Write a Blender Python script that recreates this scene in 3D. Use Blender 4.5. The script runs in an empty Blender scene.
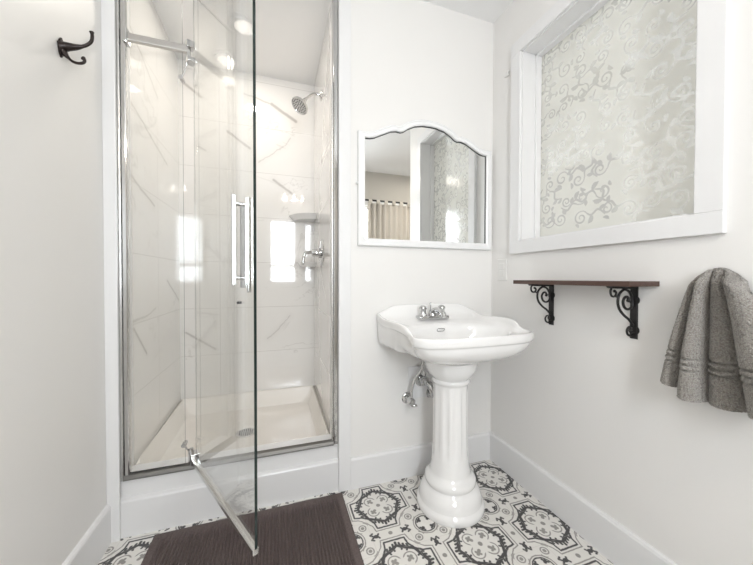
import bpy, bmesh, math, random
import numpy as np
from mathutils import Vector, Matrix

scn = bpy.context.scene
R = math.radians
PI = math.pi

# ------------------------------------------------------------------ camera, world, exposure
CAM_H = 1.02
cam_d = bpy.data.cameras.new('camera')
cam = bpy.data.objects.new('camera', cam_d)
scn.collection.objects.link(cam)
cam_d.sensor_width = 36.0
cam_d.lens = 305.14 / 753 * 36.0
cam_d.clip_start = 0.02
cam_d.clip_end = 60
cam.location = (0, 0, CAM_H)
_yaw, _pit, _rol = R(-18.3517), R(-0.8423), R(-0.1128)
cam.matrix_world = (Matrix.Translation((0, 0, CAM_H)) @ Matrix.Rotation(_yaw, 4, 'Z') @ Matrix.Rotation(_pit, 4, 'X')
                    @ Matrix.Rotation(_rol, 4, 'Y') @ Matrix.Rotation(PI / 2, 4, 'X'))
scn.camera = cam

world = bpy.data.worlds.new('world')
scn.world = world
world.use_nodes = True
_bg = world.node_tree.nodes['Background']
_bg.inputs[0].default_value = (0.90, 0.94, 1.0, 1)
_bg.inputs[1].default_value = 2.5

scn.view_settings.view_transform = 'Standard'
scn.view_settings.look = 'None'
scn.view_settings.gamma = 1
scn.view_settings.use_curve_mapping = False
scn.view_settings.exposure = 0.42


def area_light(name, loc, rot, sx, sy, power, col, shape='RECTANGLE', spread=PI):
    l = bpy.data.lights.new(name, 'AREA')
    l.shape = shape
    l.size = sx
    if shape in ('RECTANGLE', 'ELLIPSE'):
        l.size_y = sy
    l.energy = power
    l.color = col
    l.spread = spread
    o = bpy.data.objects.new(name, l)
    scn.collection.objects.link(o)
    o.location = loc
    o.rotation_euler = rot
    return o


# room dimensions
YB = 1.4305      # wall behind the sink
XR = 1.1587      # wall with the frosted window
XL = -0.615      # left wall
YF = -1.08       # wall behind the camera
XE = 2.6         # far side of the space behind the camera
YE = 0.31        # free end of the window wall
ZC = 2.44
SX0, SX1, SYB, SZC = -0.575, 0.284, 2.23, 2.39   # shower recess

# daylight through the two windows behind the camera (outside the panes, shining in)
area_light('daylight_window', (0.13, YF - 0.14, 1.5), (R(90), 0, 0), 0.5, 1.15, 33, (0.90, 0.95, 1.0))
area_light('daylight_curtained_window', (1.55, YF - 0.14, 1.35), (R(90), 0, 0), 1.0, 1.4, 34, (0.95, 0.98, 1.0))


# ------------------------------------------------------------------ node expression helper
class NT:
    def __init__(self, mat):
        self.t = mat.node_tree

    def new(self, typ):
        return self.t.nodes.new(typ)

    def link(self, a, b):
        self.t.links.new(a, b)


class Ex:
    def __init__(self, nt, s):
        self.nt, self.s = nt, s

    def _op(self, op, *args, clamp=False):
        n = self.nt.new('ShaderNodeMath')
        n.operation = op
        n.use_clamp = clamp
        for i, a in enumerate((self,) + args):
            if isinstance(a, Ex):
                self.nt.link(a.s, n.inputs[i])
            else:
                n.inputs[i].default_value = a
        return Ex(self.nt, n.outputs[0])

    def __add__(self, o): return self._op('ADD', o)
    __radd__ = __add__
    def __sub__(self, o): return self._op('SUBTRACT', o)
    def __rsub__(self, o): return (self * -1.0) + o
    def __mul__(self, o): return self._op('MULTIPLY', o)
    __rmul__ = __mul__
    def __truediv__(self, o): return self._op('DIVIDE', o)
    def abs(self): return self._op('ABSOLUTE')
    def min(self, o): return self._op('MINIMUM', o)
    def max(self, o): return self._op('MAXIMUM', o)
    def sqrt(self): return self._op('SQRT')
    def sin(self): return self._op('SINE')
    def floor(self): return self._op('FLOOR')
    def fract(self): return self._op('FRACT')
    def clamp(self): return self._op('ADD', 0.0, clamp=True)
    def below(self, th, soft):
        """1 where self < th, fading over soft"""
        return ((th - self) * (1.0 / soft) + 0.5).clamp()


def hyp(a, b):
    return (a * a + b * b).sqrt()


def seg(x, y, x0, y0, x1, y1):
    dx, dy = x1 - x0, y1 - y0
    L = dx * dx + dy * dy
    t = (((x - x0) * dx + (y - y0) * dy) * (1.0 / L)).clamp()
    return hyp(x - x0 - t * dx, y - y0 - t * dy)


def xyz(nt):
    tc = nt.new('ShaderNodeTexCoord')
    sp = nt.new('ShaderNodeSeparateXYZ')
    nt.link(tc.outputs['Object'], sp.inputs[0])
    return tc.outputs['Object'], Ex(nt, sp.outputs[0]), Ex(nt, sp.outputs[1]), Ex(nt, sp.outputs[2])


def noise(nt, vec, scale, detail=3, rough=0.5, dist=0.0):
    n = nt.new('ShaderNodeTexNoise')
    n.inputs['Scale'].default_value = scale
    n.inputs['Detail'].default_value = detail
    n.inputs['Roughness'].default_value = rough
    n.inputs['Distortion'].default_value = dist
    nt.link(vec, n.inputs['Vector'])
    return Ex(nt, n.outputs['Fac'])


def mixc(nt, f, a, b):
    m = nt.new('ShaderNodeMix')
    m.data_type = 'RGBA'
    if isinstance(f, Ex):
        nt.link(f.s, m.inputs[0])
    else:
        m.inputs[0].default_value = f
    for i, v in ((6, a), (7, b)):
        if isinstance(v, tuple):
            m.inputs[i].default_value = (*v, 1)
        else:
            nt.link(v, m.inputs[i])
    return m.outputs[2]


def bump(nt, h, strength, dist=0.01):
    b = nt.new('ShaderNodeBump')
    b.inputs['Strength'].default_value = strength
    b.inputs['Distance'].default_value = dist
    nt.link(h.s if isinstance(h, Ex) else h, b.inputs['Height'])
    return b.outputs[0]


def base_mat(name, col=(0.8, 0.8, 0.8), rough=0.5, metal=0.0, coat=0.0, spec=0.5):
    m = bpy.data.materials.new(name)
    m.use_nodes = True
    b = m.node_tree.nodes['Principled BSDF']
    b.inputs['Base Color'].default_value = (*col, 1)
    b.inputs['Roughness'].default_value = rough
    b.inputs['Metallic'].default_value = metal
    b.inputs['Coat Weight'].default_value = coat
    b.inputs['Specular IOR Level'].default_value = spec
    return m, NT(m), b


def wear_mat(name, col, rough=0.5, metal=0.0, coat=0.0, var=0.03, scale=9.0, bmp=0.0, bscale=200.0, spec=0.5):
    """a plain coloured finish with a slight procedural unevenness"""
    m, nt, b = base_mat(name, col, rough, metal, coat, spec)
    v, x, y, z = xyz(nt)
    n = noise(nt, v, scale)
    c1 = tuple(min(1, c * (1 + var)) for c in col)
    c0 = tuple(c * (1 - var) for c in col)
    nt.link(mixc(nt, n, c0, c1), b.inputs['Base Color'])
    if bmp:
        nt.link(bump(nt, noise(nt, v, bscale), bmp, 0.002), b.inputs['Normal'])
    return m


M = {}
M['wall'] = wear_mat('wall_paint', (0.82, 0.805, 0.785), 0.42, var=0.012, scale=3, bmp=0.05, bscale=160)
M['ceiling'] = wear_mat('ceiling_paint', (0.90, 0.895, 0.89), 0.8, var=0.01)
M['trim'] = wear_mat('trim_paint', (0.80, 0.795, 0.795), 0.28, var=0.01)
M['porcelain'] = wear_mat('porcelain', (0.86, 0.85, 0.84), 0.07, coat=0.6, var=0.006)
M['acrylic'] = wear_mat('shower_pan_acrylic', (0.84, 0.80, 0.75), 0.18, coat=0.3, var=0.01)
M['chrome'] = wear_mat('chrome', (0.60, 0.60, 0.60), 0.09, metal=1.0, var=0.02)
M['satin'] = wear_mat('brushed_aluminium', (0.72, 0.715, 0.70), 0.24, metal=1.0, var=0.03, scale=40)
M['rail'] = wear_mat('aluminium_dark_reflection', (0.20, 0.195, 0.185), 0.5, metal=1.0, var=0.05, scale=40)  # base darkened to paint the threshold's dark reflection into the metal
M['bar'] = wear_mat('nickel_bar', (0.62, 0.60, 0.58), 0.3, metal=1.0, var=0.03, scale=40)
M['iron'] = wear_mat('black_cast_iron', (0.012, 0.011, 0.011), 0.42, var=0.2, scale=60, bmp=0.3)
M['bronze'] = wear_mat('oil_rubbed_bronze', (0.022, 0.014, 0.012), 0.35, metal=0.4, var=0.25, scale=50, bmp=0.2)
M['plastic'] = wear_mat('white_plastic', (0.80, 0.79, 0.77), 0.3, var=0.01)
M['dark'] = wear_mat('dark_slot', (0.03, 0.03, 0.03), 0.5)
M['rubber'] = wear_mat('black_rubber', (0.03, 0.03, 0.035), 0.5)
M['mframe'] = wear_mat('mirror_frame_paint', (0.85, 0.85, 0.85), 0.25, coat=0.2, var=0.01)
M['frame_shade'] = wear_mat('painted_frame_shade', (0.02, 0.02, 0.02), 0.4)  # black strip colour, stands in for shade inside the mirror frame
M['house'] = wear_mat('house_render', (0.50, 0.49, 0.46), 0.9, var=0.04)
M['eave'] = wear_mat('weathered_fascia', (0.20, 0.19, 0.17), 0.8, var=0.1)
M['house_window'] = wear_mat('house_window_glass', (0.07, 0.055, 0.07), 0.2, var=0.3, scale=6)
M['curtain'] = wear_mat('curtain_linen', (0.66, 0.62, 0.56), 0.9, var=0.05, scale=60, bmp=0.3, bscale=500)
M['beige_wall'] = wear_mat('beige_wall_paint', (0.60, 0.575, 0.53), 0.6, var=0.01)

_m, _nt, _b = base_mat('mirror_glass', (0.86, 0.87, 0.865), 0.005, 1.0)
M['mirror'] = _m


def emit_mat(name, col, strength):
    m = bpy.data.materials.new(name)
    m.use_nodes = True
    nt = NT(m)
    b = m.node_tree.nodes['Principled BSDF']
    b.inputs['Base Color'].default_value = (0.9, 0.9, 0.9, 1)
    b.inputs['Emission Color'].default_value = (*col, 1)
    b.inputs['Emission Strength'].default_value = strength
    return m


M['lamp'] = emit_mat('lamp_lens', (1.0, 0.96, 0.90), 12.0)


def glass_mat(name, tint, refl=1.0):
    """thin clear pane: fresnel mix of see-through and mirror reflection on every face"""
    m = bpy.data.materials.new(name)
    m.use_nodes = True
    t = m.node_tree
    t.nodes.clear()
    nt = NT(m)
    out = nt.new('ShaderNodeOutputMaterial')
    tr = nt.new('ShaderNodeBsdfTransparent')
    tr.inputs[0].default_value = (*tint, 1)
    gl = nt.new('ShaderNodeBsdfGlossy')
    gl.inputs['Color'].default_value = (1, 1, 1, 1)
    gl.inputs['Roughness'].default_value = 0.0
    lw = nt.new('ShaderNodeLayerWeight')      # symmetric for front and back faces
    lw.inputs['Blend'].default_value = 0.5
    f = Ex(nt, lw.outputs['Facing'])
    f2 = f * f
    f5 = f2 * f2 * f
    fr = f5 * 0.96 + 0.04
    mx = nt.new('ShaderNodeMixShader')
    nt.link((fr * refl).clamp().s, mx.inputs[0])
    nt.link(tr.outputs[0], mx.inputs[1])
    nt.link(gl.outputs[0], mx.inputs[2])
    nt.link(mx.outputs[0], out.inputs[0])
    return m


M['glass'] = glass_mat('clear_glass', (0.985, 0.99, 0.986))
M['glass_edge'] = wear_mat('glass_edge', (0.016, 0.026, 0.025), 0.15, var=0.05)
M['window_glass'] = glass_mat('window_glass', (0.98, 0.985, 0.985))

# ---- walnut shelf
_m, _nt, _b = base_mat('dark_walnut', (0.1, 0.05, 0.03), 0.4)
_v, _x, _y, _z = xyz(_nt)
_mp = _nt.new('ShaderNodeMapping')
_mp.inputs['Scale'].default_value = (30, 1.6, 30)
_nt.link(_v, _mp.inputs[0])
_g = noise(_nt, _mp.outputs[0], 2.5, 6, 0.6, 0.4)
_nt.link(mixc(_nt, _g, (0.035, 0.017, 0.013), (0.12, 0.066, 0.05)), _b.inputs['Base Color'])
_nt.link(bump(_nt, _g, 0.25, 0.002), _b.inputs['Normal'])
M['walnut'] = _m


# ---- encaustic floor tile
def floor_material():
    m, nt, b = base_mat('patterned_cement_tile', (0.8, 0.78, 0.74), 0.38)
    v, X, Y, Z = xyz(nt)
    P = 0.31
    u = ((X - 1.055) * (1 / P) + 0.5)
    w = ((Y - 1.283) * (1 / P) + 0.5)
    wob = noise(nt, v, 70, 2)
    u = (u.fract() - 0.5).abs() + (wob - 0.5) * 0.012
    w = (w.fract() - 0.5).abs() + (wob - 0.5) * 0.012
    x = u.max(w)
    y = u.min(w)
    S = 0.009
    dark = seg(x, y, .385, 0, .385, .135).below(.0115, S)
    dark = dark.max(seg(x, y, .385, .135, .285, .150).below(.0115, S))
    dark = dark.max(seg(x, y, .285, .150, .200, .205).below(.0145, S))
    # acanthus leaves curling inside every arm
    leaf = seg(x, y, .205, .19, .240, .115).below(.020, S)
    leaf = leaf.max(seg(x, y, .240, .115, .275, .05).below(.024, S))
    leaf = leaf.max(seg(x, y, .275, .05, .300, .0).below(.020, S))
    for (a0, b0, a1, b1, r) in ((.24, .135, .285, .128, .013), (.25, .095, .300, .085, .015), (.235, .12, .205, .10, .012),
                                (.27, .05, .325, .040, .014), (.262, .06, .236, .045, .013), (.30, .0, .345, .0, .016)):
        leaf = leaf.max(seg(x, y, a0, b0, a1, b1).below(r, S))
    dark = dark.max(leaf)
    # corner roundel: dark ring and four-armed flower
    cx = (0.5 - x)
    cy = (0.5 - y)
    rc = hyp(cx, cy)
    dark = dark.max((rc - .128).abs().below(.0085, S))
    px = cx.max(cy)
    py = cx.min(cy)
    dark = dark.max(seg(px, py, .058, .058, .072, .072).below(.021, S))
    dark = dark.max(seg(px, py, .066, .066, .098, .048).below(.013, S))
    # lilies and beads on the band between the medallions
    dark = dark.max(hyp((x - .5) * 1.3, y - .195).below(.036, S))
    dark = dark.max(seg(x, y, .5, .22, .465, .262).below(.013, S))
    dark = dark.max(seg(x, y, .465, .262, .448, .232).below(.012, S))
    dark = dark.max(seg(x, y, .49, .17, .468, .155).below(.012, S))
    # grey second colour
    grey = (hyp(x - .098, y - .098) - .078).abs().below(.008, S)
    grey = grey * (seg(x, y, 0, 0, .06, .06).below(.075, .004) * -1.0 + 1.0)
    grey = grey.max(hyp(x, y).below(.030, S))
    grey = grey.max(seg(x, y, .075, .075, .115, .115).below(.021, S))
    grey = grey.max(seg(x, y, .105, .105, .125, .080).below(.015, S))
    grey = grey.max(seg(x, y, .425, 0, .425, .165).below(.0075, S))
    grey = grey.max(seg(x, y, .425, .165, .335, .190).below(.0075, S))
    grey = grey.max(seg(x, y, .335, .190, .255, .255).below(.0075, S))
    grey = grey.max((rc - .158).abs().below(.0075, S))
    ov = hyp(x - .325, y - .325)
    grey = grey.max((ov - .045).abs().below(.008, S))
    grey = grey.max(ov.below(.024, S))
    grey = grey.max((ov - .085).abs().below(.0068, S) * (x - y).below(.055, .01))
    grey = grey.max(hyp(x - .5, y).below(.028, S))
    # joints every 0.155 m
    ju = (((X - 1.055) * (2 / P) + 0.5).fract() - 0.5).abs()
    jw = (((Y - 1.283) * (2 / P) + 0.5).fract() - 0.5).abs()
    joint = (0.5 - ju.max(jw)).below(.006, .004)
    n = noise(nt, v, 14, 4)
    cream = mixc(nt, n, (0.74, 0.72, 0.685), (0.82, 0.80, 0.765))
    gc = mixc(nt, n, (0.21, 0.20, 0.185), (0.31, 0.295, 0.275))
    dc = mixc(nt, n, (0.022, 0.021, 0.023), (0.05, 0.048, 0.05))
    c = mixc(nt, grey * 0.92, cream, gc)
    c = mixc(nt, dark * 0.97, c, dc)
    c = mixc(nt, joint * 0.35, c, (0.5, 0.48, 0.44))
    nt.link(c, b.inputs['Base Color'])
    return m


M['floor_tile'] = floor_material()


# ---- marble wall tiles, three walls, veins at the places they have
def marble(name, ax, veins, vjoints, seed, ramp=(0.0, 0.0)):
    m, nt, b = base_mat(name, (0.75, 0.72, 0.69), 0.05, coat=0.9)
    b.inputs['Coat Roughness'].default_value = 0.02
    v, X, Y, Z = xyz(nt)
    h = X if ax == 'x' else Y
    n1 = noise(nt, v, 5 + seed, 5, 0.6)
    n2 = noise(nt, v, 38, 3)
    hh = h + (n1 - 0.5) * 0.06
    zz = Z + (n1 - 0.5) * -0.05 + (n2 - 0.5) * 0.008
    d = None
    for (h0, z0, h1, z1, r) in veins:
        s = seg(hh, zz, h0, z0, h1, z1) - r
        d = s if d is None else d.min(s)
    core = d.below(0.002, 0.010)
    halo = d.below(0.012, 0.05)
    mp = nt.new('ShaderNodeMapping')
    mp.inputs['Rotation'].default_value = (R(38), R(32), R(20))
    mp.inputs['Location'].default_value = (seed, seed * 2.3, 0)
    nt.link(v, mp.inputs[0])
    nw = noise(nt, mp.outputs[0], 2.6, 5, 0.55, 0.6)
    thin = (nw - 0.5).abs().below(0.0035, 0.010) * noise(nt, v, 3.2, 2).below(0.46, 0.12)
    thin = thin * 0.38
    cloud = noise(nt, v, 2.2, 4)
    base = mixc(nt, cloud, (0.79, 0.77, 0.745), (0.86, 0.84, 0.815))
    c = mixc(nt, halo * 0.14, base, (0.45, 0.42, 0.39))
    c = mixc(nt, thin, c, (0.46, 0.43, 0.40))
    c = mixc(nt, core * 0.62, c, (0.36, 0.33, 0.31))
    # joints: rows 0.305 m high
    jr = (((Z - 1.43) * (1 / 0.305) + 0.5).fract() - 0.5).abs() * 0.305
    j = jr.below(0.0014, 0.0012)
    for jv in vjoints:
        row = (((Z - 1.43) * (1 / 0.610)).fract() - 0.5)
        j = j.max((h - jv).abs().below(0.0014, 0.0012))
    c = mixc(nt, j * 0.6, c, (0.50, 0.47, 0.44))
    nt.link(c, b.inputs['Base Color'])
    nt.link(bump(nt, j * -1.0, 0.4, 0.001), b.inputs['Normal'])
    return m


M['marble_back'] = marble('marble_tile_back', 'x', [(-.196, 2.25, -.02, 2.21, .001), (-.02, 2.21, .134, 2.124, .008), (-.293, 1.981, -.158, 1.889, .005),
                                                   (-.006, 1.691, .137, 1.594, .005), (-.548, 2.252, -.45, 2.181, .005), (-.47, 1.863, -.425, 1.839, .003),
                                                   (-.54, .666, -.376, .552, .003), (-.10, 1.80, .10, 2.0, -.001), (-.05, .60, .10, .75, -.001)], [-0.345], 0.0)
M['marble_left'] = marble('marble_tile_left', 'y', [(1.45, 2.12, 1.872, 1.95, .001), (1.553, 1.76, 2.0, 1.66, .002), (1.547, 1.455, 1.814, 1.38, .003),
                                                   (1.995, 1.004, 2.2, .883, .003), (1.549, .826, 1.822, .86, 0), (1.563, .80, 1.70, .662, .004)], [1.86], 0.7)
M['marble_right'] = marble('marble_tile_right', 'y', [(1.554, 1.705, 2.15, 1.67, 0), (1.857, 2.05, 1.886, 1.785, .012), (1.7, .9, 2.0, 1.15, 0)], [1.95], 1.4)


# ------------------------------------------------------------------ mesh helpers
def link(o):
    scn.collection.objects.link(o)
    return o


def tag(o, label=None, cat=None, group=None, kind=None):
    if label: o['label'] = label
    if cat: o['category'] = cat
    if group: o['group'] = group
    if kind: o['kind'] = kind
    return o


def empty(name, loc, label=None, cat=None, group=None, kind=None, rz=0.0):
    o = bpy.data.objects.new(name, None)
    o.empty_display_size = 0.05
    o.location = loc
    o.rotation_euler = (0, 0, rz)
    link(o)
    return tag(o, label, cat, group, kind)


def mk(name, bm, mats, parent=None, smooth=False, sub=0, kind=None, auto=None):
    """link a bmesh (in world coordinates) as one mesh object; children keep world placement"""
    bmesh.ops.recalc_face_normals(bm, faces=bm.faces)
    me = bpy.data.meshes.new(name)
    bm.to_mesh(me)
    bm.free()
    o = bpy.data.objects.new(name, me)
    for mt in (mats if isinstance(mats, (list, tuple)) else [mats]):
        me.materials.append(M[mt] if isinstance(mt, str) else mt)
    if smooth:
        me.polygons.foreach_set('use_smooth', [True] * len(me.polygons))
        if auto is not None:
            me.set_sharp_from_angle(angle=R(auto))
    link(o)
    if parent is not None:
        o.parent = parent
        mw = Matrix.Identity(4)
        p = parent
        while p is not None:
            mw = (Matrix.Translation(p.location) @ p.rotation_euler.to_matrix().to_4x4()) @ mw if p.type == 'EMPTY' else mw
            p = p.parent
        o.matrix_parent_inverse = mw.inverted()
    if sub:
        s = o.modifiers.new('subd', 'SUBSURF')
        s.levels = s.render_levels = sub
    if kind:
        o['kind'] = kind
    return o


def box(bm, x0, x1, y0, y1, z0, z1, bev=0.0, seg_=2, mat=0):
    r = bmesh.ops.create_cube(bm, size=1)
    vs = r['verts']
    for v in vs:
        v.co = Vector((x0 + (v.co.x + .5) * (x1 - x0), y0 + (v.co.y + .5) * (y1 - y0), z0 + (v.co.z + .5) * (z1 - z0)))
    if bev:
        es = list({e for v in vs for e in v.link_edges})
        rr = bmesh.ops.bevel(bm, geom=es, offset=bev, segments=seg_, profile=0.5, affect='EDGES')
    if mat:
        for f in bm.faces:
            if all(v in vs for v in f.verts):
                f.material_index = mat
    return bm


def tube(bm, pts, rad, n=12, cap=True, flat=None):
    """sweep a circle (or ellipse flat=(a,b,upvector)) along a polyline; rad is a number or list"""
    pts = [Vector(p) for p in pts]
    if not isinstance(rad, (list, tuple)):
        rad = [rad] * len(pts)
    rings = []
    up0 = Vector(flat[2]) if flat else None
    prev = None
    for i, p in enumerate(pts):
        t = (pts[min(i + 1, len(pts) - 1)] - pts[max(i - 1, 0)]).normalized()
        if flat:
            a = (up0 - t * up0.dot(t)).normalized()
        else:
            if prev is None:
                a = t.orthogonal().normalized()
            else:
                a = (prev - t * prev.dot(t)).normalized()
            prev = a
        b = t.cross(a)
        ka, kb = (flat[0], flat[1]) if flat else (1, 1)
        rings.append([bm.verts.new(p + (a * math.cos(2 * PI * k / n) * ka + b * math.sin(2 * PI * k / n) * kb) * rad[i]) for k in range(n)])
    for i in range(len(rings) - 1):
        for k in range(n):
            bm.faces.new((rings[i][k], rings[i][(k + 1) % n], rings[i + 1][(k + 1) % n], rings[i + 1][k]))
    if cap:
        bm.faces.new(rings[0][::-1])
        bm.faces.new(rings[-1])
    return bm


def lathe(bm, prof, origin, axis='z', n=32, flute=None):
    """prof: list of (r, h); spun about an axis through origin"""
    o = Vector(origin)
    ax = {'z': (Vector((1, 0, 0)), Vector((0, 1, 0)), Vector((0, 0, 1))),
          '-z': (Vector((1, 0, 0)), Vector((0, -1, 0)), Vector((0, 0, -1))),
          'y': (Vector((0, 0, 1)), Vector((1, 0, 0)), Vector((0, 1, 0))),
          '-y': (Vector((1, 0, 0)), Vector((0, 0, 1)), Vector((0, -1, 0))),
          'x': (Vector((0, 1, 0)), Vector((0, 0, 1)), Vector((1, 0, 0))),
          '-x': (Vector((0, 0, 1)), Vector((0, 1, 0)), Vector((-1, 0, 0)))}[axis] if isinstance(axis, str) else axis
    rings = []
    for r, h in prof:
        if r < 1e-6:
            rings.append([bm.verts.new(o + ax[2] * h)])
        else:
            rg = []
            for k in range(n):
                a = 2 * PI * k / n
                rr = r * (flute(a, h) if flute else 1)
                rg.append(bm.verts.new(o + ax[0] * math.cos(a) * rr + ax[1] * math.sin(a) * rr + ax[2] * h))
            rings.append(rg)
    for A, B in zip(rings[:-1], rings[1:]):
        if len(A) == 1 and len(B) == 1:
            continue
        if len(A) == 1:
            for k in range(n):
                bm.faces.new((A[0], B[k], B[(k + 1) % n]))
        elif len(B) == 1:
            for k in range(n):
                bm.faces.new((A[k], A[(k + 1) % n], B[0]))
        else:
            for k in range(n):
                bm.faces.new((A[k], A[(k + 1) % n], B[(k + 1) % n], B[k]))
    if len(rings[0]) > 1:
        bm.faces.new(rings[0][::-1])
    if len(rings[-1]) > 1:
        bm.faces.new(rings[-1])
    return bm


def prism(bm, pts, fn, mat=0):
    """closed outline pts (a,b) extruded: fn(a,b,0/1) -> world point"""
    A = [bm.verts.new(fn(a, b, 0)) for a, b in pts]
    B = [bm.verts.new(fn(a, b, 1)) for a, b in pts]
    n = len(pts)
    bm.faces.new(A[::-1])
    bm.faces.new(B)
    for k in range(n):
        bm.faces.new((A[k], A[(k + 1) % n], B[(k + 1) % n], B[k]))
    return bm


def nb():
    return bmesh.new()


def catmull(pts, per=6, closed=False):
    pts = [Vector(p) for p in pts]
    out = []
    n = len(pts)
    rng = range(n) if closed else range(n - 1)
    for i in rng:
        p0 = pts[(i - 1) % n] if closed or i > 0 else pts[i]
        p1, p2 = pts[i], pts[(i + 1) % n]
        p3 = pts[(i + 2) % n] if closed or i + 2 < n else pts[(i + 1) % n]
        for k in range(per):
            t = k / per
            out.append(0.5 * ((2 * p1) + (p2 - p0) * t + (2 * p0 - 5 * p1 + 4 * p2 - p3) * t * t + (3 * p1 - p0 - 3 * p2 + p3) * t ** 3))
    if not closed:
        out.append(pts[-1])
    return out


def bx(*a, **k):
    b = nb()
    box(b, *a, **k)
    return b


# ------------------------------------------------------------------ structure
T = 0.12
mk('floor', bx(XL - T, XE + T, YF - T, YB + T, -0.05, 0.0), 'floor_tile', kind='structure')
mk('ceiling', bx(XL - T, XE + T, YF - T, YB, ZC, ZC + 0.05), 'ceiling', kind='structure')

# wall behind the sink (right of the shower) with the strip above the shower mouth
b = nb()
box(b, SX1 + 0.0, XR + 0.3, YB, YB + T, 0, ZC)
box(b, XL - T, SX1, YB, YB + 0.06, SZC, ZC)
box(b, XL - T, SX0 - 0.012, YB, YB + T, 0, SZC + 0.002)
mk('wall_back', b, 'wall', kind='structure')

# window wall on the right, with its opening
WY0, WY1, WZ0, WZ1 = 0.548, 1.212, 1.205, 2.135
b = nb()
box(b, XR, XR + 0.16, YE, WY0, 0, ZC)
box(b, XR, XR + 0.16, WY1, YB, 0, ZC)
box(b, XR, XR + 0.16, WY0, WY1, 0, WZ0)
box(b, XR, XR + 0.16, WY0, WY1, WZ1, ZC)
mk('wall_right', b, 'wall', kind='structure')
mk('wall_right_return', bx(XR + 0.16, XE + T, YE, YE + T, 0, ZC), 'wall', kind='structure')
mk('wall_left', bx(XL - T, XL, YF - T, YB, 0, ZC), 'wall', kind='structure')
mk('wall_east', bx(XE, XE + T, YF - T, YE, 0, ZC), 'beige_wall', kind='structure')
# wall behind the camera with two windows
FW = [(-0.10, 0.36, 0.93, 2.03), (1.06, 1.95, 0.80, 1.98)]
b = nb()
box(b, XL - T, FW[0][0], YF - T, YF, 0, ZC)
box(b, FW[0][1], FW[1][0], YF - T, YF, 0, ZC)
box(b, FW[1][1], XE + T, YF - T, YF, 0, ZC)
for (a, c, z0, z1) in FW:
    box(b, a, c, YF - T, YF, 0, z0)
    box(b, a, c, YF - T, YF, z1, ZC)
mk('wall_front', b, 'beige_wall', kind='structure')

# shower recess
SB = YB + 0.015
mk('wall_shower_back', bx(SX0 - T, SX1 + T, SYB, SYB + T, 0, SZC), 'marble_back', kind='structure')
mk('wall_shower_left', bx(SX0 - T, SX0, YB + T, SYB, 0, SZC), 'marble_left', kind='structure')
mk('wall_shower_right', bx(0.265, 0.265 + T, YB + T, SYB, 0, SZC), 'marble_right', kind='structure')
b = nb()
box(b, SX0 - 0.012, SX0, YB + 0.06, YB + T, 0.2, SZC)
box(b, 0.265, SX1, YB + 0.06, YB + T, 0.2, SZC)
mk('trim_1', b, 'trim', kind='structure')
mk('ceiling_shower', bx(SX0 - T, SX1 + T, YB + 0.0605, SYB + T, SZC, SZC + 0.05), 'ceiling', kind='structure')

# casing around the shower mouth
mk('trim_2', bx(SX1, 0.342, YB - 0.012, YB, 0, ZC, bev=0.002), 'trim', kind='structure')
mk('trim_3', bx(XL, SX0 + 0.001, YB - 0.012, YB - .0005, 0, ZC, bev=0.002), 'trim', kind='structure')

# baseboards
def baseboard(name, x0, x1, y0, y1, side):
    b_ = nb()
    prof = [(0, 0), (0.014, 0), (0.014, 0.140), (0.010, 0.148), (0, 0.151)]
    if side == 'back':
        prism(b_, prof, lambda a, c, e: Vector((x0 if e == 0 else x1, YB - a, c)))
    elif side == 'right':
        prism(b_, prof, lambda a, c, e: Vector((XR - a, y0 if e == 0 else y1, c)))
    elif side == 'left':
        prism(b_, prof, lambda a, c, e: Vector((XL + a, y0 if e == 0 else y1, c)))
    return mk(name, b_, 'trim', kind='structure')


baseboard('baseboard_back', 0.342, XR - 0.014, 0, 0, 'back')
baseboard('baseboard_right', 0, 0, YE, YB, 'right')
baseboard('baseboard_left', 0, 0, YF, YB - 0.012, 'left')

# curb under the shower door: apron, ledge and step
b = nb()
prism(b, [(YB + 0.13, 0), (YB, 0), (YB, 0.139), (YB + 0.003, 0.144), (YB + 0.016, 0.150), (YB + 0.018, 0.217), (YB + 0.026, 0.224), (YB + 0.11, 0.224), (YB + 0.13, 0.20)],
      lambda a, c, e: Vector((SX0 - 0.010 if e == 0 else SX1, a, c)))
mk('trim_4', b, 'trim', kind='structure')

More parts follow.
